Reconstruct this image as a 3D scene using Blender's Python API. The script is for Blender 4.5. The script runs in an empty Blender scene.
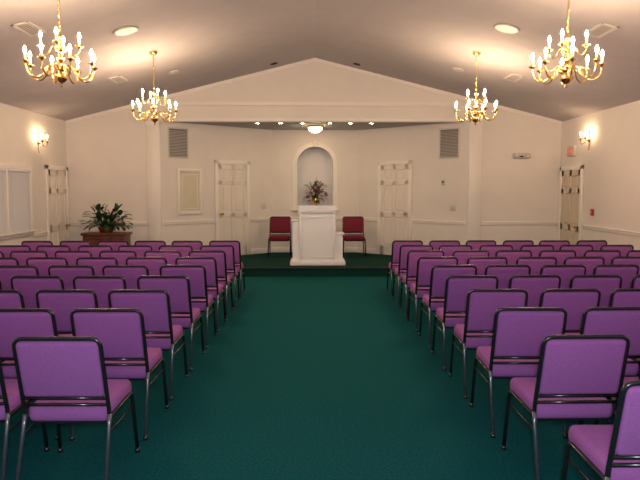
import bpy, bmesh, math, random
from mathutils import Vector, Matrix
random.seed(4)
S = bpy.context.scene
S.view_settings.view_transform = 'Standard'
PI = math.pi

# ---------------- materials ----------------
def mat(name, col, rough=0.6, metal=0.0, noise=0.0, nscale=20, bump=0.0, bscale=200, spec=0.5, emis=None, estr=0, sheen=0):
    m = bpy.data.materials.new(name); m.use_nodes = True
    nt = m.node_tree; b = nt.nodes['Principled BSDF']
    b.inputs['Base Color'].default_value = (*col, 1)
    b.inputs['Roughness'].default_value = rough
    b.inputs['Metallic'].default_value = metal
    b.inputs['Specular IOR Level'].default_value = spec
    if sheen: b.inputs['Sheen Weight'].default_value = sheen
    if emis:
        b.inputs['Emission Color'].default_value = (*emis, 1)
        b.inputs['Emission Strength'].default_value = estr
    if noise or bump:
        tc = nt.nodes.new('ShaderNodeTexCoord')
    if noise:
        n = nt.nodes.new('ShaderNodeTexNoise'); n.inputs['Scale'].default_value = nscale
        n.inputs['Detail'].default_value = 6
        nt.links.new(tc.outputs['Object'], n.inputs['Vector'])
        r = nt.nodes.new('ShaderNodeValToRGB')
        r.color_ramp.elements[0].position = 0.3; r.color_ramp.elements[1].position = 0.7
        r.color_ramp.elements[0].color = (*[c*(1-noise) for c in col], 1)
        r.color_ramp.elements[1].color = (*[min(1, c*(1+noise)) for c in col], 1)
        nt.links.new(n.outputs['Fac'], r.inputs['Fac'])
        nt.links.new(r.outputs['Color'], b.inputs['Base Color'])
    if bump:
        n2 = nt.nodes.new('ShaderNodeTexNoise'); n2.inputs['Scale'].default_value = bscale
        nt.links.new(tc.outputs['Object'], n2.inputs['Vector'])
        bp = nt.nodes.new('ShaderNodeBump'); bp.inputs['Strength'].default_value = bump
        bp.inputs['Distance'].default_value = 0.01
        nt.links.new(n2.outputs['Fac'], bp.inputs['Height'])
        nt.links.new(bp.outputs['Normal'], b.inputs['Normal'])
    return m

M = {}
M['wall'] = mat('wall_paint', (0.77, 0.725, 0.70), 0.85, noise=0.02, nscale=3, bump=0.1, bscale=90)
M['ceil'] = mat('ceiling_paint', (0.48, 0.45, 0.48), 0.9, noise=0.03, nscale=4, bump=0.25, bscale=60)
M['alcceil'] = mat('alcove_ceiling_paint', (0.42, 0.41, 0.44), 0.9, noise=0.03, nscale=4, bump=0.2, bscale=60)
M['trim'] = mat('trim_paint', (0.84, 0.80, 0.77), 0.45, noise=0.01, nscale=5)
M['door'] = mat('door_paint', (0.79, 0.74, 0.70), 0.45, noise=0.01, nscale=5)
M['doortan'] = mat('door_tan', (0.62, 0.54, 0.45), 0.6, noise=0.03, nscale=8)
M['carpet'] = mat('carpet_green', (0.004, 0.105, 0.112), 0.95, noise=0.38, nscale=60, bump=0.7, bscale=300, spec=0.1)
M['carpet2'] = mat('platform_carpet', (0.006, 0.045, 0.037), 0.95, noise=0.2, nscale=120, bump=0.6, bscale=400, spec=0.1)
M['purple'] = mat('chair_fabric', (0.40, 0.135, 0.42), 0.85, noise=0.13, nscale=150, bump=0.35, bscale=500, spec=0.25)
M['maroon'] = mat('maroon_fabric', (0.18, 0.02, 0.04), 0.85, noise=0.1, nscale=150, bump=0.3, bscale=500, spec=0.2)
M['frame'] = mat('chair_frame_black', (0.012, 0.011, 0.013), 0.22, spec=0.9, noise=0.02)
M['leg_glint'] = mat('chair_leg_flash_glint', (0.26, 0.26, 0.29), 0.25, metal=0.8, noise=0.05)  # flash reflection on the black rear legs, put into a paler metal colour
M['brass'] = mat('brass', (0.83, 0.56, 0.17), 0.2, metal=1.0, noise=0.05, nscale=30)
M['candle'] = mat('candle_sleeve', (0.85, 0.80, 0.66), 0.5, noise=0.01, emis=(1, .75, .45), estr=0.5)
M['bulb'] = mat('bulb_glow', (1, .9, .7), 0.3, emis=(1, 0.70, 0.42), estr=720)
M['bulbs'] = mat('sconce_bulb_glow', (1, .9, .7), 0.3, emis=(1, 0.66, 0.36), estr=330)
M['dome'] = mat('dome_glass', (1, .9, .7), 0.3, emis=(1, 0.74, 0.42), estr=26)
M['spot'] = mat('downlight_lens', (1, .9, .7), 0.3, emis=(1, 0.78, 0.5), estr=60)
M['white'] = mat('white_plastic', (0.56, 0.53, 0.50), 0.4, noise=0.01)
M['lect'] = mat('lectern_paint', (0.90, 0.90, 0.93), 0.35, noise=0.01)
M['vent'] = mat('vent_metal', (0.62, 0.59, 0.57), 0.5, noise=0.02)
M['grey'] = mat('vent_shadow_grey', (0.22, 0.21, 0.21), 0.8, noise=0.05)
M['dark'] = mat('dark_recess', (0.03, 0.03, 0.03), 0.8, noise=0.05)
M['pane'] = mat('frosted_pane', (0.66, 0.62, 0.50), 0.5, noise=0.03, nscale=6)
M['blind'] = mat('blind_slat', (0.70, 0.72, 0.79), 0.5, noise=0.01)
M['wood'] = mat('cherry_wood', (0.13, 0.035, 0.02), 0.4, noise=0.35, nscale=12)
M['soil'] = mat('soil', (0.03, 0.02, 0.012), 0.95, noise=0.4, nscale=60)
M['leaf'] = mat('leaf_green', (0.012, 0.06, 0.02), 0.45, noise=0.4, nscale=9)
M['leaf2'] = mat('leaf_pale', (0.09, 0.13, 0.06), 0.6, noise=0.3, nscale=9)
M['petal'] = mat('petal_white', (0.8, 0.7, 0.6), 0.6, noise=0.1)
M['petal2'] = mat('petal_mauve', (0.30, 0.10, 0.16), 0.6, noise=0.1)
M['red'] = mat('alarm_red', (0.5, 0.03, 0.02), 0.4, noise=0.05)
M['exit'] = mat('exit_letters', (0.6, 0.05, 0.03), 0.4, noise=0.02, emis=(1, .15, .08), estr=.35)
M['niche'] = mat('niche_paint', (0.78, 0.77, 0.80), 0.8, noise=0.02, nscale=4)

# ---------------- mesh builder ----------------
class B:
    def __init__(s, *mats):
        s.v = []; s.f = []; s.m = []; s.sm = []; s.mats = list(mats)
    def mi(s, k):
        if k not in s.mats: s.mats.append(k)
        return s.mats.index(k)
    def add(s, vs, fs, k, smooth=False, T=None):
        o = len(s.v); i = s.mi(k)
        for p in vs:
            p = Vector(p)
            s.v.append(T @ p if T else p)
        for f in fs:
            s.f.append([a+o for a in f]); s.m.append(i); s.sm.append(smooth)
    def box(s, lo, hi, k, bev=0.0, T=None, seg=2):
        bm = bmesh.new(); bmesh.ops.create_cube(bm, size=1)
        c = [(lo[i]+hi[i])/2 for i in range(3)]; d = [abs(hi[i]-lo[i]) for i in range(3)]
        for v in bm.verts: v.co = Vector((v.co.x*d[0]+c[0], v.co.y*d[1]+c[1], v.co.z*d[2]+c[2]))
        if bev > 0:
            bmesh.ops.bevel(bm, geom=bm.edges[:], offset=min(bev, min(d)*0.49), segments=seg, profile=0.5, affect='EDGES')
        bm.verts.index_update()
        s.add([v.co.copy() for v in bm.verts], [[v.index for v in f.verts] for f in bm.faces], k, bev > 0 and seg > 1, T)
        bm.free()
    def tube(s, path, r, k, n=8, T=None, closed=False, cap=True):
        P = [Vector(p) for p in path]; N = len(P); vs = []; fs = []
        up = None
        for i, p in enumerate(P):
            if closed: t = (P[(i+1) % N]-P[i-1])
            else: t = P[min(i+1, N-1)]-P[max(i-1, 0)]
            t.normalize()
            if up is None:
                a = Vector((0, 0, 1)) if abs(t.z) < .9 else Vector((1, 0, 0))
                up = t.cross(a).normalized()
            up = (up - t*up.dot(t)).normalized(); w = t.cross(up)
            rr = r[i] if isinstance(r, (list, tuple)) else r
            for j in range(n):
                an = 2*PI*j/n
                vs.append(p+up*math.cos(an)*rr+w*math.sin(an)*rr)
        L = N if closed else N-1
        for i in range(L):
            for j in range(n):
                a = i*n+j; b = i*n+(j+1) % n; c = ((i+1) % N)*n+(j+1) % n; d = ((i+1) % N)*n+j
                fs.append([a, b, c, d])
        if cap and not closed:
            fs.append(list(range(n))[::-1]); fs.append([(N-1)*n+j for j in range(n)])
        s.add(vs, fs, k, True, T)
    def lathe(s, prof, k, n=16, T=None, c=(0, 0, 0)):
        vs = []; fs = []
        for (r, z) in prof:
            for j in range(n):
                a = 2*PI*j/n; vs.append((c[0]+r*math.cos(a), c[1]+r*math.sin(a), c[2]+z))
        for i in range(len(prof)-1):
            for j in range(n):
                fs.append([i*n+j, i*n+(j+1) % n, (i+1)*n+(j+1) % n, (i+1)*n+j])
        fs.append([j for j in range(n)][::-1]); fs.append([(len(prof)-1)*n+j for j in range(n)])
        s.add(vs, fs, k, True, T)
    def prism(s, poly, d, k, axis='y', T=None):
        n = len(poly)
        if axis == 'y': vs = [(p[0], d[0], p[1]) for p in poly]+[(p[0], d[1], p[1]) for p in poly]
        else: vs = [(p[0], p[1], d[0]) for p in poly]+[(p[0], p[1], d[1]) for p in poly]
        fs = [list(range(n)), list(range(n, 2*n))[::-1]]+[[i, i+n, (i+1) % n+n, (i+1) % n] for i in range(n)]
        s.add(vs, fs, k, False, T)
    def mesh(s, name):
        me = bpy.data.meshes.new(name)
        me.from_pydata([tuple(v) for v in s.v], [], s.f)
        for k in s.mats: me.materials.append(M[k])
        me.polygons.foreach_set('material_index', s.m)
        me.polygons.foreach_set('use_smooth', s.sm)
        bm = bmesh.new(); bm.from_mesh(me); bmesh.ops.recalc_face_normals(bm, faces=bm.faces[:]); bm.to_mesh(me); bm.free()
        me.update(); return me
    def obj(s, name, T=None):
        o = bpy.data.objects.new(name, s.mesh(name)); S.collection.objects.link(o)
        if T is not None: o.matrix_world = T
        return o

def catmull(pts, n=6):
    P = [Vector(p) for p in pts]; P = [P[0]*2-P[1]]+P+[P[-1]*2-P[-2]]; out = []
    for i in range(1, len(P)-2):
        for j in range(n):
            t = j/n
            out.append(0.5*((2*P[i])+(-P[i-1]+P[i+1])*t+(2*P[i-1]-5*P[i]+4*P[i+1]-P[i+2])*t*t+(-P[i-1]+3*P[i]-3*P[i+1]+P[i+2])*t**3))
    out.append(P[-2]); return out
def rounded(pts, r, n=5):
    P = [Vector(p) for p in pts]; out = [P[0]]
    for i in range(1, len(P)-1):
        a = (P[i-1]-P[i]); b = (P[i+1]-P[i]); rr = min(r, a.length*.49, b.length*.49)
        p0 = P[i]+a.normalized()*rr; p2 = P[i]+b.normalized()*rr
        for j in range(n+1):
            t = j/n; out.append(p0*(1-t)**2+P[i]*2*t*(1-t)+p2*t*t)
    out.append(P[-1]); return out
def TR(x, y, z, rz=0): return Matrix.Translation((x, y, z)) @ Matrix.Rotation(rz, 4, 'Z')

# ---------------- room dims ----------------
XL, XR, XC = -4.96, 5.04, 0.04
YF, YB = 12.65, -3.0
H, PK = 3.03, 4.28
OL, OR = -3.08, 3.16      # alcove opening
BL, BR, YA = -0.96, 1.04, 14.6
AH = 3.04
PZ = 0.18
def ceilz(x): return PK-(PK-H)*abs(x-XC)/5.0

b = B(); b.box((XL-.2, YB-.2, -.12), (XR+.2, YA+.6, 0), 'carpet'); b.obj('floor')
b = B(); b.box((XL-.15, YB, 0), (XL, YF, H+.02), 'wall'); b.obj('wall_left')
b = B(); b.box((XR, YB, 0), (XR+.15, YF, H+.02), 'wall'); b.obj('wall_right')
b = B(); b.prism([(XL, 0), (XR, 0), (XR, H), (XC, PK), (XL, H)], (YB-.15, YB), 'wall'); b.obj('wall_back')
b = B()
b.prism([(XL-.15, 0), (OL, 0), (OL, ceilz(OL)), (XL-.15, H-.03)], (YF, YF+.12), 'wall')
b.prism([(OR, 0), (XR+.15, 0), (XR+.15, H-.03), (OR, ceilz(OR))], (YF, YF+.12), 'wall')
b.prism([(OL, AH), (OR, AH), (OR, ceilz(OR)), (XC, PK), (OL, ceilz(OL))], (YF, YF+.12), 'wall')
b.obj('wall_front')
b = B()
e = .2; sl = (PK-H)/5
b.prism([(XL-e, H-sl*e), (XC, PK), (XR+e, H-sl*e), (XR+e, H-sl*e+.15), (XC, PK+.15), (XL-e, H-sl*e+.15)], (YB-.2, YF+.12), 'ceil')
b.obj('ceiling')
b = B(); b.box((OL-.2, YF+.12, AH), (OR+.2, YA+.5, AH+.1), 'alcceil'); b.obj('ceiling_alcove')
angL = math.atan2(YA-YF, BL-OL); LL = math.hypot(YA-YF, BL-OL)
TL = TR(OL, YF+.0, 0, angL)
TRt = TR(BR, YA, 0, -angL)
b = B(); b.box((0.0, 0, 0), (LL, .1, AH), 'wall'); b.obj('wall_alcove_left', TL)
b = B(); b.box((0, 0, 0), (LL, .1, AH), 'wall'); b.obj('wall_alcove_right', TRt)
nc = 0.05; nr = 0.42; nz0 = 1.22; nzc = 2.24
b = B()
arch = [(nc+nr*math.cos(a), nzc+nr*math.sin(a)) for a in [PI-PI*i/24 for i in range(25)]]
for (x0, x1, z0, z1) in [(BL, nc-nr, 0, AH), (nc+nr, BR, 0, AH), (nc-nr, nc+nr, 0, nz0)]:
    b.add([(x0, YA, z0), (x1, YA, z0), (x1, YA, z1), (x0, YA, z1)], [[0, 1, 2, 3]], 'wall')
for i in range(24):
    p, q = arch[i], arch[i+1]
    b.add([(p[0], YA, p[1]), (q[0], YA, q[1]), (q[0], YA, AH), (p[0], YA, AH)], [[0, 1, 2, 3]], 'wall')
prof = [(nc-nr, nz0)]+arch+[(nc+nr, nz0)]
nn = len(prof); dp = .40
b.add([(p[0], YA, p[1]) for p in prof]+[(p[0], YA+dp, p[1]) for p in prof],
      [[i, i+1, i+1+nn, i+nn] for i in range(nn-1)]+[[nn-1, 0, nn, 2*nn-1]]+[list(range(nn, 2*nn))], 'niche')
b.obj('wall_alcove_back')
def archtrim(r0, r1, dpt, z0):
    b = B()
    o = [(nc-r1, z0)]+[(nc+r1*math.cos(PI-PI*i/24), nzc+r1*math.sin(PI-PI*i/24)) for i in range(25)]+[(nc+r1, z0)]
    n_ = [(nc-r0, z0)]+[(nc+r0*math.cos(PI-PI*i/24), nzc+r0*math.sin(PI-PI*i/24)) for i in range(25)]+[(nc+r0, z0)]
    L = len(o)
    vs = [(p[0], YA-dpt, p[1]) for p in o]+[(p[0], YA-dpt, p[1]) for p in n_]+[(p[0], YA, p[1]) for p in o]+[(p[0], YA, p[1]) for p in n_]
    fs = []
    for i in range(L-1):
        fs += [[i, i+1, L+i+1, L+i], [i, i+1, 2*L+i+1, 2*L+i], [L+i, L+i+1, 3*L+i+1, 3*L+i]]
    b.add(vs, fs, 'trim')
    return b
b = archtrim(nr, nr+.035, .055, nz0); b2 = archtrim(nr+.035, nr+.10, .03, nz0-.02)
off = len(b.v); b.v += b2.v; b.f += [[i+off for i in f] for f in b2.f]; b.m += b2.m; b.sm += b2.sm
b.box((nc-nr-.13, YA-.09, nz0-.06), (nc+nr+.13, YA+.02, nz0), 'trim', .008)
b.box((nc-.05, YA-.07, nzc+nr-.01), (nc+.05, YA, nzc+nr+.13), 'trim', .008)
b.obj('trim_niche')

# platform
b = B()
b.prism([(OL+.03, 11.78), (OR-.03, 11.78), (OR-.03, YF), (OR-.12, YF+.02), (BR, YA-.0), (BL, YA-.0), (OL+.12, YF+.02), (OL+.03, YF)], (0.0, PZ), 'carpet2', 'z')
b.box((OL+.02, 11.755, PZ-.03), (OR-.02, 11.80, PZ+.0), 'dark', .006)
b.obj('platform')

# trims
def rail(b, x0, x1, z, k='trim'):
    b.box((x0, -.022, z-.035), (x1, 0, z+.035), k, .006)
    b.box((x0, -.034, z+.012), (x1, 0, z+.032), k, .006)
def base(b, x0, x1, z0=0):
    b.box((x0, -.018, z0), (x1, 0, z0+.12), 'trim', .005)
TF = TR(0, YF, 0, 0)
TWL = TR(XL, 0, 0, PI/2)   # local x = world Y
TWR = TR(XR, 0, 0, -PI/2)  # local x = -world Y
TB = TR(0, YA, 0, 0)
RZ = 0.97
b = B(); rail(b, YB, 4.5, RZ-.12); rail(b, 6.4, 9.2-.1, RZ-.12); rail(b, 11.0, 11.58, RZ-.12); base(b, YB, 11.58); b.obj('trim_chair_rail_left', TWL)
b = B(); rail(b, -11.5, -6.4, RZ); rail(b, -4.5, -YB, RZ); base(b, -11.5, -YB); b.obj('trim_chair_rail_right', TWR)
b = B(); rail(b, XL, OL-.28, RZ); rail(b, OR+.28, XR, RZ); base(b, XL, OL-.28); base(b, OR+.28, XR); b.obj('trim_chair_rail_front', TF)
dl0, dl1 = 1.37, 2.13
dr0, dr1 = LL-2.19, LL-1.43
b = B(); rail(b, .05, dl0-.08, RZ); rail(b, dl1+.08, LL, RZ); base(b, .12, dl0-.08, PZ); base(b, dl1+.08, LL, PZ); b.obj('trim_chair_rail_alcove_left', TL)
b = B(); rail(b, 0, dr0-.08, RZ); rail(b, dr1+.08, LL-.05, RZ); base(b, 0, dr0-.08, PZ); base(b, dr1+.08, LL-.12, PZ); b.obj('trim_chair_rail_alcove_right', TRt)
b = B(); rail(b, BL, BR, RZ); base(b, BL, BR, PZ); b.obj('trim_chair_rail_alcove_back', TB)
def pil(x0, x1, nm):
    b = B(); b.box((x0, YF-.04, 0), (x1, YF, AH+.0), 'trim', .006)
    b.box((x0+.05, YF-.048, .35), (x1-.05, YF-.04, AH-.25), 'trim', .005)
    b.box((x0-.02, YF-.06, 0), (x1+.0, YF, .2), 'trim', .006)
    b.box((x0-.02, YF-.06, AH-.13), (x1+.0, YF, AH-.02), 'trim', .006)
    b.obj(nm)
pil(OL-.26, OL, 'trim_pilaster_left'); pil(OR, OR+.26, 'trim_pilaster_right')
b = B()
b.box((OL-.3, YF-.05, AH-.02), (OR+.3, YF+.0, AH+.05), 'trim', .008)
hz = 3.42; xs = (PK-hz)/sl
b.box((XC-xs+.02, YF-.03, hz-.06), (XC+xs-.02, YF, hz-.01), 'trim', .006)
b.box((XC-xs+.15, YF-.07, hz-.09), (XC+xs-.15, YF, hz-.055), 'trim', .006)
b.box((OL-.0, YF, AH-.02), (OR, YF+.12, AH), 'trim')
b.obj('trim_header')
b = B()
for sgn in (-1, 1):
    x1 = XC+sgn*4.99
    vs = []
    for (yy) in (YF-.035, YF):
        vs += [(XC, yy, PK-.07), (XC, yy, PK), (x1, yy, ceilz(x1)), (x1, yy, ceilz(x1)-.07)]
    b.add(vs, [[0, 1, 2, 3], [4, 5, 6, 7], [0, 3, 7, 4], [3, 2, 6, 7]], 'trim')
b.obj('trim_gable')

# ---------------- doors ----------------
def door(T, x0, x1, z0, nm, k='door', hgt=2.03, flip=False):
    b = B()
    w = x1-x0; off = Matrix.Translation((x0, -.001, z0+.002)); x0 = 0; x1 = w; z0 = 0
    b.box((x0, -.012, z0+.005), (x1, 0, z0+hgt), k)
    st = .10
    def r(a0, a1, c0, c1): b.box((x0+a0, -.028, z0+c0), (x0+a1, -.01, z0+c1), k, .003, None, 1)
    r(0, st, .005, hgt); r(w-st, w, .005, hgt); r(w/2-.045, w/2+.045, .005, hgt)
    for c0, c1 in ((.005, .22), (.86, .98), (1.58, 1.68), (hgt-.11, hgt)): r(0, w, c0, c1)
    for c0, c1 in ((.22, .86), (.98, 1.58), (1.68, hgt-.11)):
        for a0, a1 in ((st, w/2-.045), (w/2+.045, w-st)):
            b.box((x0+a0+.03, -.024, z0+c0+.03), (x0+a1-.03, -.01, z0+c1-.03), k, .008, None, 1)
    for a0, a1, c0, c1 in ((x0-.085, x0, z0, z0+hgt+.085), (x1, x1+.085, z0, z0+hgt+.085), (x0-.085, x1+.085, z0+hgt, z0+hgt+.085)):
        b.box((a0, -.04, c0), (a1, 0, c1), 'trim', .008)
    kx = x0+.065 if flip else x1-.065
    Tk = Matrix.Translation((kx, -.028, z0+.95)) @ Matrix.Rotation(PI/2, 4, 'X')
    b.lathe([(.028, 0), (.028, .006), (.01, .01), (.01, .035), (.026, .045), (.03, .06), (.02, .075), (.004, .08)], 'brass', 14, Tk)
    b.obj(nm, T @ off)
door(TL, dl0, dl1, PZ, 'door_1', flip=True)
door(TRt, dr0, dr1, PZ, 'door_2')
door(TWL, 11.66, 12.5, 0, 'door_3')
door(TWR, -12.5, -11.62, 0, 'door_4', k='doortan')

# ---------------- windows ----------------
def window_blinds(T, x0, x1, z0, z1, nm):
    b = B()
    b.box((x0, -.006, z0), (x1, 0, z1), 'pane')
    c = .08
    for a0, a1, c0, c1 in ((x0-c, x0, z0-c, z1+c), (x1, x1+c, z0-c, z1+c), (x0, x1, z1, z1+c), (x0, x1, z0-c, z0)):
        b.box((a0, -.05, c0), (a1, 0, c1), 'trim', .008)
    xm = (x0+x1)/2
    b.box((xm-.025, -.065, z0), (xm+.025, 0, z1), 'trim', .006)
    b.box((x0-c-.03, -.09, z0-.03), (x1+c+.03, 0, z0), 'trim', .008)
    for a, e_ in ((x0, xm-.025), (xm+.025, x1)):
        b.box((a+.01, -.07, z1-.05), (e_-.01, -.02, z1), 'blind', .004)
        n = int((z1-z0-.06)/.03)
        for i in range(n):
            z = z0+.02+i*.03
            Ts = Matrix.Translation(((a+e_)/2, -.04, z)) @ Matrix.Rotation(math.radians(62), 4, 'X')
            b.box((-(e_-a)/2+.012, -.018, -.001), ((e_-a)/2-.012, .018, .001), 'blind', 0, Ts)
        for xx in (a+.12, e_-.12): b.box((xx-.003, -.060, z0), (xx+.003, -.057, z1-.04), 'vent')
    b.obj(nm, T)
window_blinds(TWL, 9.2, 10.88, .95, 2.0, 'window_1')
window_blinds(TWL, 4.6, 6.28, .95, 2.0, 'window_2')
window_blinds(TWR, -6.28, -4.6, .95, 2.0, 'window_3')
b = B()
x0, x1, z0, z1 = .42, .90, 1.2, 2.03
b.box((x0, -.012, z0), (x1, 0, z1), 'pane')
for a0, a1, c0, c1 in ((x0-.06, x0, z0-.06, z1+.06), (x1, x1+.06, z0-.06, z1+.06), (x0, x1, z1, z1+.06), (x0, x1, z0-.06, z0)):
    b.box((a0, -.035, c0), (a1, 0, c1), 'trim', .006)
for a0, a1, c0, c1 in ((x0+.05, x0+.065, z0+.05, z1-.05), (x1-.065, x1-.05, z0+.05, z1-.05), (x0+.05, x1-.05, z1-.065, z1-.05), (x0+.05, x1-.05, z0+.05, z0+.065)):
    b.box((a0, -.018, c0), (a1, -.01, c1), 'trim', .003)
b.obj('wall_framed_panel', TL)

def grille(T, x0, x1, z0, z1, nm):
    b = B(); c = .03
    b.box((x0, -.004, z0), (x1, -.001, z1), 'grey')
    for a0, a1, c0, c1 in ((x0-c, x0, z0-c, z1+c), (x1, x1+c, z0-c, z1+c), (x0, x1, z1, z1+c), (x0, x1, z0-c, z0)):
        b.box((a0, -.015, c0), (a1, -.001, c1), 'vent', .003, None, 1)
    n = int((z1-z0)/.03)
    for i in range(n):
        Ts = Matrix.Translation(((x0+x1)/2, -.010, z0+.015+i*.03)) @ Matrix.Rotation(math.radians(40), 4, 'X')
        b.box((-(x1-x0)/2, -.009, -.001), ((x1-x0)/2, .009, .001), 'vent', 0, Ts)
    b.obj(nm, T)
grille(TL, .2, .62, 2.33, 2.9, 'wall_vent')
grille(TRt, LL-.66, LL-.24, 2.33, 2.9, 'wall_vent')

# ---------------- ceiling fixtures ----------------
def ceilT(x, y):
    a = math.atan(sl)*(1 if x < XC else -1)
    return Matrix.Translation((x, y, ceilz(x)-.001)) @ Matrix.Rotation(-a, 4, 'Y')
for x, y in ((-2.38, 8.1), (2.44, 7.95), (-2.38, 10.85), (2.44, 10.6)):
    b = B(); s_ = 1.0 if y < 9 else .6
    b.lathe([(.16*s_, 0), (.165*s_, -.008), (.15*s_, -.018), (.12*s_, -.02), (.1*s_, -.012), (.0, -.012)], 'white', 24)
    b.obj('ceiling_speaker', ceilT(x, y))
for x, y in ((-3.2, 10.4), (3.26, 10.2), (-3.2, 7.2), (3.28, 7.2)):
    b = B()
    b.box((-.07, -.2, -.012), (.07, .2, -.001), 'grey')
    for a0, a1, c0, c1 in ((-.1, -.07, -.23, .23), (.07, .1, -.23, .23), (-.1, .1, -.23, -.2), (-.1, .1, .2, .23)):
        b.box((a0, c0, -.018), (a1, c1, 0), 'vent', .003)
    for i in range(5): b.box((-.06+i*.028, -.2, -.018), (-.052+i*.028, .2, -.006), 'vent')
    b.obj('ceiling_vent', ceilT(x, y))
for x, y in ((-.75, 12.2), (.85, 12.2)):
    b = B(); b.lathe([(.07, 0), (.072, -.01), (.05, -.012), (.045, -.003), (.0, -.003)], 'dark', 20); b.obj('recessed_can_light', ceilT(x, y))
for x in (-1.15, -.67, -.22, .35, .78, 1.22):
    b = B(); b.lathe([(.075, 0), (.078, -.01), (.055, -.012), (.05, -.004)], 'white', 20)
    b.lathe([(.05, -.004), (.03, -.010), (.001, -.012)], 'spot', 16)
    b.obj('recessed_downlight', TR(x, 13.05, AH))
b = B()
b.lathe([(.17, 0), (.175, -.02), (.16, -.04), (.15, -.045)], 'brass', 24)
b.lathe([(.15, -.045), (.145, -.08), (.11, -.12), (.06, -.145), (.01, -.15)], 'dome', 24)
b.lathe([(.018, -.148), (.02, -.16), (.008, -.175), (.001, -.18)], 'brass', 12)
b.obj('ceiling_dome_light', TR(.05, 13.6, AH))

# ---------------- chandelier ----------------
def candle(b, x, y, z, T=None, bk='bulb'):
    b.lathe([(.004, -.02), (.010, -.012), (.014, 0), (.034, .008), (.036, .012), (.012, .012), (.016, .02), (.016, .03), (.001, .031)], 'brass', 12, T, (x, y, z))
    b.lathe([(.0105, .03), (.0105, .085), (.001, .086)], 'candle', 10, T, (x, y, z))
    b.lathe([(.006, .085), (.012, .095), (.0145, .106), (.010, .122), (.004, .137), (.001, .142)], bk, 10, T, (x, y, z))
def chand_mesh(zc):
    b = B('brass')
    b.lathe([(.001, -.03), (.012, -.022), (.016, -.01), (.010, 0), (.012, .008), (.035, .02), (.058, .045), (.062, .065), (.048, .09), (.022, .105),
             (.018, .115), (.042, .125), (.045, .14), (.03, .15), (.014, .165), (.012, .19), (.025, .21), (.036, .235), (.028, .26), (.013, .28),
             (.012, .30), (.038, .31), (.04, .322), (.02, .335), (.012, .36), (.018, .40), (.024, .43), (.012, .46), (.008, .50), (.014, .51), (.004, .525)], 'brass', 20)
    for i in range(8):
        a = 2*PI*i/8+.2; ca, sa = math.cos(a), math.sin(a)
        pr = [(.035, .132), (.075, .17), (.115, .155), (.15, .085), (.20, .045), (.255, .05), (.295, .09), (.31, .145), (.31, .17)]
        b.tube(catmull([(r*ca, r*sa, z) for r, z in pr], 4), .0078, 'brass', 7)
        sc = [(.15+.03*math.cos(t)*(1-t/9), .12+.03*math.sin(t)*(1-t/9)) for t in [k*.6 for k in range(9)]]
        b.tube([(r*ca, r*sa, z) for r, z in sc], .005, 'brass', 5)
        candle(b, .31*ca, .31*sa, .17)
    for i in range(4):
        a = 2*PI*i/4+.55; ca, sa = math.cos(a), math.sin(a)
        pr = [(.03, .318), (.055, .345), (.085, .325), (.105, .28), (.14, .27), (.165, .30), (.17, .335)]
        b.tube(catmull([(r*ca, r*sa, z) for r, z in pr], 4), .0068, 'brass', 6)
        candle(b, .17*ca, .17*sa, .34)
    z = .525; i = 0
    top = zc-.05
    while z < top:
        pts = []
        for k in range(12):
            t = 2*PI*k/12
            u = .011*math.cos(t); w = .021*math.sin(t)
            pts.append((u, 0, z+.016+w) if i % 2 == 0 else (0, u, z+.016+w))
        b.tube(pts, .0035, 'brass', 5, closed=True)
        z += .033; i += 1
    b.lathe([(.006, zc-.055), (.015, zc-.05), (.05, zc-.035), (.062, zc-.012), (.063, zc+.02)], 'brass', 20)
    return b.mesh('brass_chandelier')
zb = 2.645
cx = 2.39
cm = chand_mesh(ceilz(XC+cx)-zb)
for y, rot in ((9.35, 0), (5.97, .35)):
    for s_ in (-1, 1):
        o = bpy.data.objects.new('brass_chandelier', cm); S.collection.objects.link(o)
        o.matrix_world = TR(XC+s_*cx-(.02 if y < 7 else 0), y, zb, rot*s_)
def sconce(T):
    b = B()
    Tp = Matrix.Rotation(PI/2, 4, 'X')
    b.lathe([(.045, 0), (.047, .008), (.03, .018), (.012, .028), (.014, .05), (.004, .056)], 'brass', 16, Tp)
    b.box((-.012, -.012, -.16), (.012, 0, .16), 'brass', .005)
    b.lathe([(.001, -.19), (.012, -.17), (.004, -.155)], 'brass', 10, None, (0, -.012, 0))
    b.lathe([(.004, .155), (.012, .175), (.001, .195)], 'brass', 10, None, (0, -.012, 0))
    for s_ in (-1, 1):
        pr = [(0, -.04, 0), (s_*.03, -.08, -.05), (s_*.07, -.11, -.07), (s_*.10, -.12, -.03), (s_*.10, -.12, .0)]
        b.tube(catmull(pr, 5), .006, 'brass', 7)
        candle(b, s_*.10, -.12, .01, None, 'bulbs')
    b.obj('wall_sconce', T)
sconce(TWL @ Matrix.Translation((11.35, -.001, 2.5)))
sconce(TWR @ Matrix.Translation((-11.35, -.001, 2.56)))
sconce(TWL @ Matrix.Translation((3.0, -.001, 2.5)))
sconce(TWR @ Matrix.Translation((-3.0, -.001, 2.56)))

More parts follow.
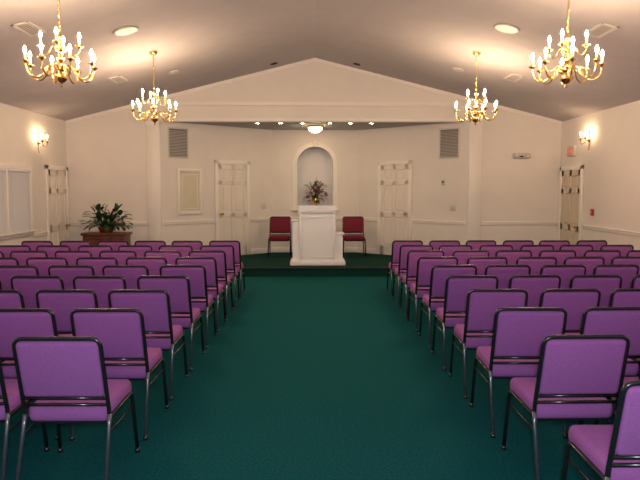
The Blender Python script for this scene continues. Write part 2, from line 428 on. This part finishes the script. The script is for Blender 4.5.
# ---------------- chairs ----------------
def chair_mesh(fab, nm):
    b = B(fab, 'frame')
    X = .232
    path = [(-X, -.215, .40), (-X, -.215, .44), (-X+.004, -.32, .865), (X-.004, -.32, .865), (X, -.215, .44), (X, -.215, .40)]
    b.tube(rounded(path, .05, 5), .0125, 'frame', 8)
    for s_ in (-1, 1):
        b.tube([(s_*X, -.215, .42), (s_*(X+.002), -.225, .36), (s_*(X+.01), -.34, .012)], .0125, 'leg_glint', 8)  # rear leg below the seat, silvered to imitate the flash glint
        fr = [(s_*(X), -.215, .395), (s_*(X), .20, .405), (s_*(X+.012), .25, .012)]
        b.tube(rounded(fr, .05, 5), .0125, 'frame', 8)
        b.lathe([(.015, 0), (.017, .004), (.015, .03), (.001, .031)], 'frame', 8, None, (s_*(X+.012), .25, 0))
        b.lathe([(.015, 0), (.017, .004), (.015, .03), (.001, .031)], 'frame', 8, None, (s_*(X+.01), -.34, 0))
        b.tube([(s_*(X), -.245, .32), (s_*(X+.004), .21, .32)], .008, 'frame', 6)
    b.tube([(-X, -.225, .475), (X, -.225, .475)], .010, 'frame', 6)
    b.tube([(-X, -.235, .515), (X, -.235, .515)], .011, 'frame', 6)
    b.tube([(-X, .19, .38), (X, .19, .38)], .009, 'frame', 6)
    T = Matrix.Translation((0, -.272, .689)) @ Matrix.Rotation(math.atan(.105/.425), 4, 'X')
    b.box((-.220, -.026, -.168), (.220, .03, .168), fab, .024, T, 3)
    T = Matrix.Translation((0, .015, .425)) @ Matrix.Rotation(math.radians(2), 4, 'X')
    b.box((-.225, -.228, -.055), (.225, .235, .048), fab, .036, T, 3)
    b.box((-.20, -.2, .358), (.20, .2, .372), 'frame')
    return b.mesh(nm)
cmesh = chair_mesh('purple', 'stacking_chair')
rows = 9
for n in range(-1, rows):
    yb = 3.25+.78*n+.32
    for side in (-1, 1):
        if side < 0 and n < 0: continue
        for j in range(6):
            x = (-1.36-.57*j) if side < 0 else (1.455+.57*j)
            if n < 0: x += .05
            if x > 4.6: continue
            o = bpy.data.objects.new('stacking_chair', cmesh); S.collection.objects.link(o)
            o.matrix_world = TR(x+random.uniform(-.008, .008), yb+random.uniform(-.015, .015), 0.001, random.uniform(-.02, .02))
rm = chair_mesh('maroon', 'maroon_chair')
for x in (-.73, .90):
    o = bpy.data.objects.new('maroon_chair', rm); S.collection.objects.link(o)
    o.matrix_world = TR(x, 13.6, PZ+.002, PI)

# ---------------- lectern ----------------
b = B()
def panelbox(x0, x1, y0, y1, z0, z1, cols=1):
    b.box((x0, y0, z0), (x1, y1, z1), 'lect', .004, None, 1)
    w = (x1-x0)/cols
    for c in range(cols):
        a0 = x0+c*w+.05; a1 = x0+(c+1)*w-.05
        if a1-a0 < .04: continue
        for q in ((a0, a0+.022, z0+.07, z1-.07), (a1-.022, a1, z0+.07, z1-.07), (a0, a1, z0+.07, z0+.092), (a0, a1, z1-.092, z1-.07)):
            b.box((q[0], y0-.014, q[2]), (q[1], y0, q[3]), 'lect', .004, None, 1)
panelbox(-.27, .44, -.22, .28, .08, 1.02, 1)
panelbox(-.40, -.27, -.18, .25, .08, .86, 1)
panelbox(.44, .58, -.18, .25, .08, .60, 1)
b.box((-.43, -.21, .86), (-.27, .28, .885), 'lect', .006)
b.box((.44, -.21, .60), (.61, .28, .625), 'lect', .006)
b.box((-.45, -.26, 0), (.63, .32, .08), 'lect', .01)
b.box((-.43, -.24, .08), (.61, .30, .10), 'lect', .008)
b.box((-.29, -.25, 1.02), (.46, .31, 1.05), 'lect', .008)
for x in (-.24, .41): b.box((x-.02, -.24, .1), (x+.02, -.22, 1.02), 'lect', .005)
b.prism([(-.26, 1.05), (.30, 1.05), (.30, 1.09), (-.26, 1.17)], (-.27, .44), 'lect', 'y',
        Matrix(((0, 1, 0, 0), (1, 0, 0, 0), (0, 0, 1, 0), (0, 0, 0, 1))))
b.obj('lectern', TR(0.0, 12.25, PZ+.002))

# ---------------- flowers & plant ----------------
def leaf(b, p0, d, L, W, droop, k, n=6):
    d = Vector(d).normalized(); side = d.cross(Vector((0, 0, 1)))
    if side.length < .01: side = Vector((1, 0, 0))
    side.normalize(); p = Vector(p0); vs = []; fs = []
    for i in range(n+1):
        t = i/n; w = W*math.sin(PI*(t*.92+.06))**.8
        nrm = side.cross(d).normalized()
        vs += [p-side*w+nrm*w*.3, p.copy(), p+side*w+nrm*w*.3]
        d = (d+Vector((0, 0, -droop/n))).normalized(); p = p+d*(L/n)
    for i in range(n):
        a = i*3; fs += [[a, a+1, a+4, a+3], [a+1, a+2, a+5, a+4]]
    b.add(vs, fs, k, True)
b = B()
b.box((-.40, -.2, .08), (.40, .2, .80), 'wood', .008)
b.box((-.43, -.23, .78), (.43, .23, .83), 'wood', .01)
b.box((-.42, -.22, .0), (.42, .22, .09), 'wood', .008)
for i in range(3):
    x0 = -.38+i*.26
    for q in ((x0, x0+.03, .14, .74), (x0+.21, x0+.24, .14, .74), (x0, x0+.24, .14, .17), (x0, x0+.24, .71, .74)):
        b.box((q[0], -.212, q[2]), (q[1], -.2, q[3]), 'wood', .003, None, 1)
b.obj('wooden_cabinet', TR(-4.0, 12.05, 0.001))
b = B()
b.lathe([(.001, 0), (.11, 0), (.13, .03), (.155, .10), (.165, .11), (.15, .115), (.14, .095), (.001, .09)], 'wood', 20)
b.lathe([(.001, .09), (.138, .094), (.001, .098)], 'soil', 16)
for i in range(125):
    a = random.uniform(0, 2*PI); el = random.uniform(-.05, 1.4); R = random.uniform(.10, .40)
    d = Vector((math.cos(a)*math.cos(el)*1.1, .30*math.sin(a)*math.cos(el), math.sin(el)))
    p0 = Vector((.05*math.cos(a), .05*math.sin(a), .10))
    p1 = p0+d*R*.6+Vector((0, 0, .03)); p2 = p0+d*R
    b.tube([p0, p1, p2], .003, 'leaf', 4)
    leaf(b, p2, d+Vector((random.uniform(-.7, .7), random.uniform(-.3, .1), random.uniform(-.4, .2))), random.uniform(.10, .18), random.uniform(.035, .055), random.uniform(.3, 1.4), 'leaf')
b.obj('potted_plant', TR(-4.0, 12.02, .833))
b = B()
b.lathe([(.001, 0), (.06, 0), (.065, .01), (.03, .03), (.045, .06), (.075, .11), (.06, .15), (.065, .165), (.05, .165), (.001, .15)], 'brass', 18)
for i in range(90):
    a = random.uniform(0, 2*PI); el = random.uniform(-.15, 1.5); R = random.uniform(.06, .2)
    d = Vector((math.cos(a)*math.cos(el), .4*math.sin(a)*math.cos(el), math.sin(el)*1.3))
    p0 = Vector((0, 0, .15)); p2 = p0+d*R
    b.tube([p0, p0+d*R*.5, p2], .0025, 'leaf', 4)
    leaf(b, p2, d, random.uniform(.06, .10), .022, random.uniform(.3, 1.5), 'leaf' if i % 3 else 'leaf2', 4)
for i in range(30):
    a = random.uniform(0, 2*PI); el = random.uniform(.0, 1.5); R = random.uniform(.12, .25)
    d = Vector((math.cos(a)*math.cos(el), -.4*abs(math.sin(a)*math.cos(el)), math.sin(el)*1.3))
    c = Vector((0, -.03, .15))+d*R
    k = 'petal' if i % 2 else 'petal2'
    for j in range(6):
        t = 2*PI*j/6
        leaf(b, c, (math.cos(t), -.5, math.sin(t)), .036, .014, .3, k, 3)
    b.lathe([(.001, -.008), (.009, 0), (.001, .008)], k, 8, None, tuple(c+Vector((0, -.006, 0))))
b.tube([(0, 0, .15), (.0, 0, .4), (.01, 0, .48)], .003, 'leaf', 4)
leaf(b, (.01, 0, .44), (.1, 0, 1), .1, .02, .1, 'leaf2', 4)
b.obj('flower_arrangement', TR(.06, YA+.16, nz0+.002) @ Matrix.Scale(1.42, 4))

# ---------------- wall devices ----------------
b = B()
b.box((-.17, -.07, -.06), (.17, 0, .05), 'white', .012)
for s_ in (-1, 1):
    Tp = Matrix.Translation((s_*.11, -.07, .0)) @ Matrix.Rotation(PI/2, 4, 'X')
    b.lathe([(.02, 0), (.035, .01), (.045, .05), (.042, .055), (.03, .04), (.001, .035)], 'vent', 16, Tp)
b.box((-.03, -.075, -.04), (.03, -.07, -.01), 'dark')
b.obj('emergency_light', TF @ Matrix.Translation((4.22, -.001, 2.35)))
b = B()
b.box((-.16, -.05, -.1), (.16, 0, .1), 'white', .008)
def letter(strokes, ox):
    for (a, c, w, h) in strokes: b.box((ox+a, -.056, c-.06), (ox+a+w, -.05, c-.06+h), 'exit')
letter([(0, 0, .014, .12), (0, 0, .05, .014), (0, .053, .045, .014), (0, .106, .05, .014)], -.135)
for s_ in (-1, 1):
    b.box((-.007, -.006, -.065), (.007, 0, .065), 'exit', 0, Matrix.Translation((-.035, -.05, 0)) @ Matrix.Rotation(s_*.42, 4, 'Y'))
letter([(0, 0, .014, .12)], .015)
letter([(.02, 0, .014, .12), (0, .106, .054, .014)], .06)
b.obj('exit_sign', TWR @ Matrix.Translation((-12.06, -.001, 2.4)))
b = B()
b.box((-.04, -.04, -.06), (.04, 0, .06), 'red', .008); b.box((-.025, -.05, -.01), (.025, -.04, .01), 'white', .003)
b.obj('fire_alarm_pull', TWR @ Matrix.Translation((-11.1, -.001, 1.25)))
b = B()
b.box((-.035, -.03, -.055), (.035, 0, .055), 'white', .006); b.box((-.022, -.034, 0), (.022, -.03, .035), 'dark')
b.obj('thermostat', TRt @ Matrix.Translation((LL-.57, -.001, 1.8)))
for (T, x, z) in ((TRt, LL-.33, 1.27), (TL, LL-.25, 1.27)):
    b = B()
    b.box((-.06, -.008, -.06), (.06, 0, .06), 'white', .004)
    for s_ in (-.025, .025): b.box((s_-.006, -.018, -.012), (s_+.006, -.008, .012), 'white', .002)
    b.obj('light_switch', T @ Matrix.Translation((x, -.001, z)))

# ---------------- camera + flash ----------------
cd = bpy.data.cameras.new('camera'); cam = bpy.data.objects.new('camera', cd); S.collection.objects.link(cam)
cd.sensor_width = 36; cd.lens = 620/640*36
cam.location = (0, 0, 1.65)
cam.rotation_euler = (PI/2-math.radians(4.61), 0, -math.atan(7/620))
S.camera = cam
ld = bpy.data.lights.new('camera_flash', 'POINT'); ld.energy = 235; ld.color = (.84, .88, 1.0); ld.shadow_soft_size = .06
lo = bpy.data.objects.new('camera_flash', ld); S.collection.objects.link(lo); lo.location = (.03, -.1, 1.78)
w = bpy.data.worlds.new('world'); S.world = w; w.use_nodes = True
w.node_tree.nodes['Background'].inputs[0].default_value = (.02, .02, .025, 1)
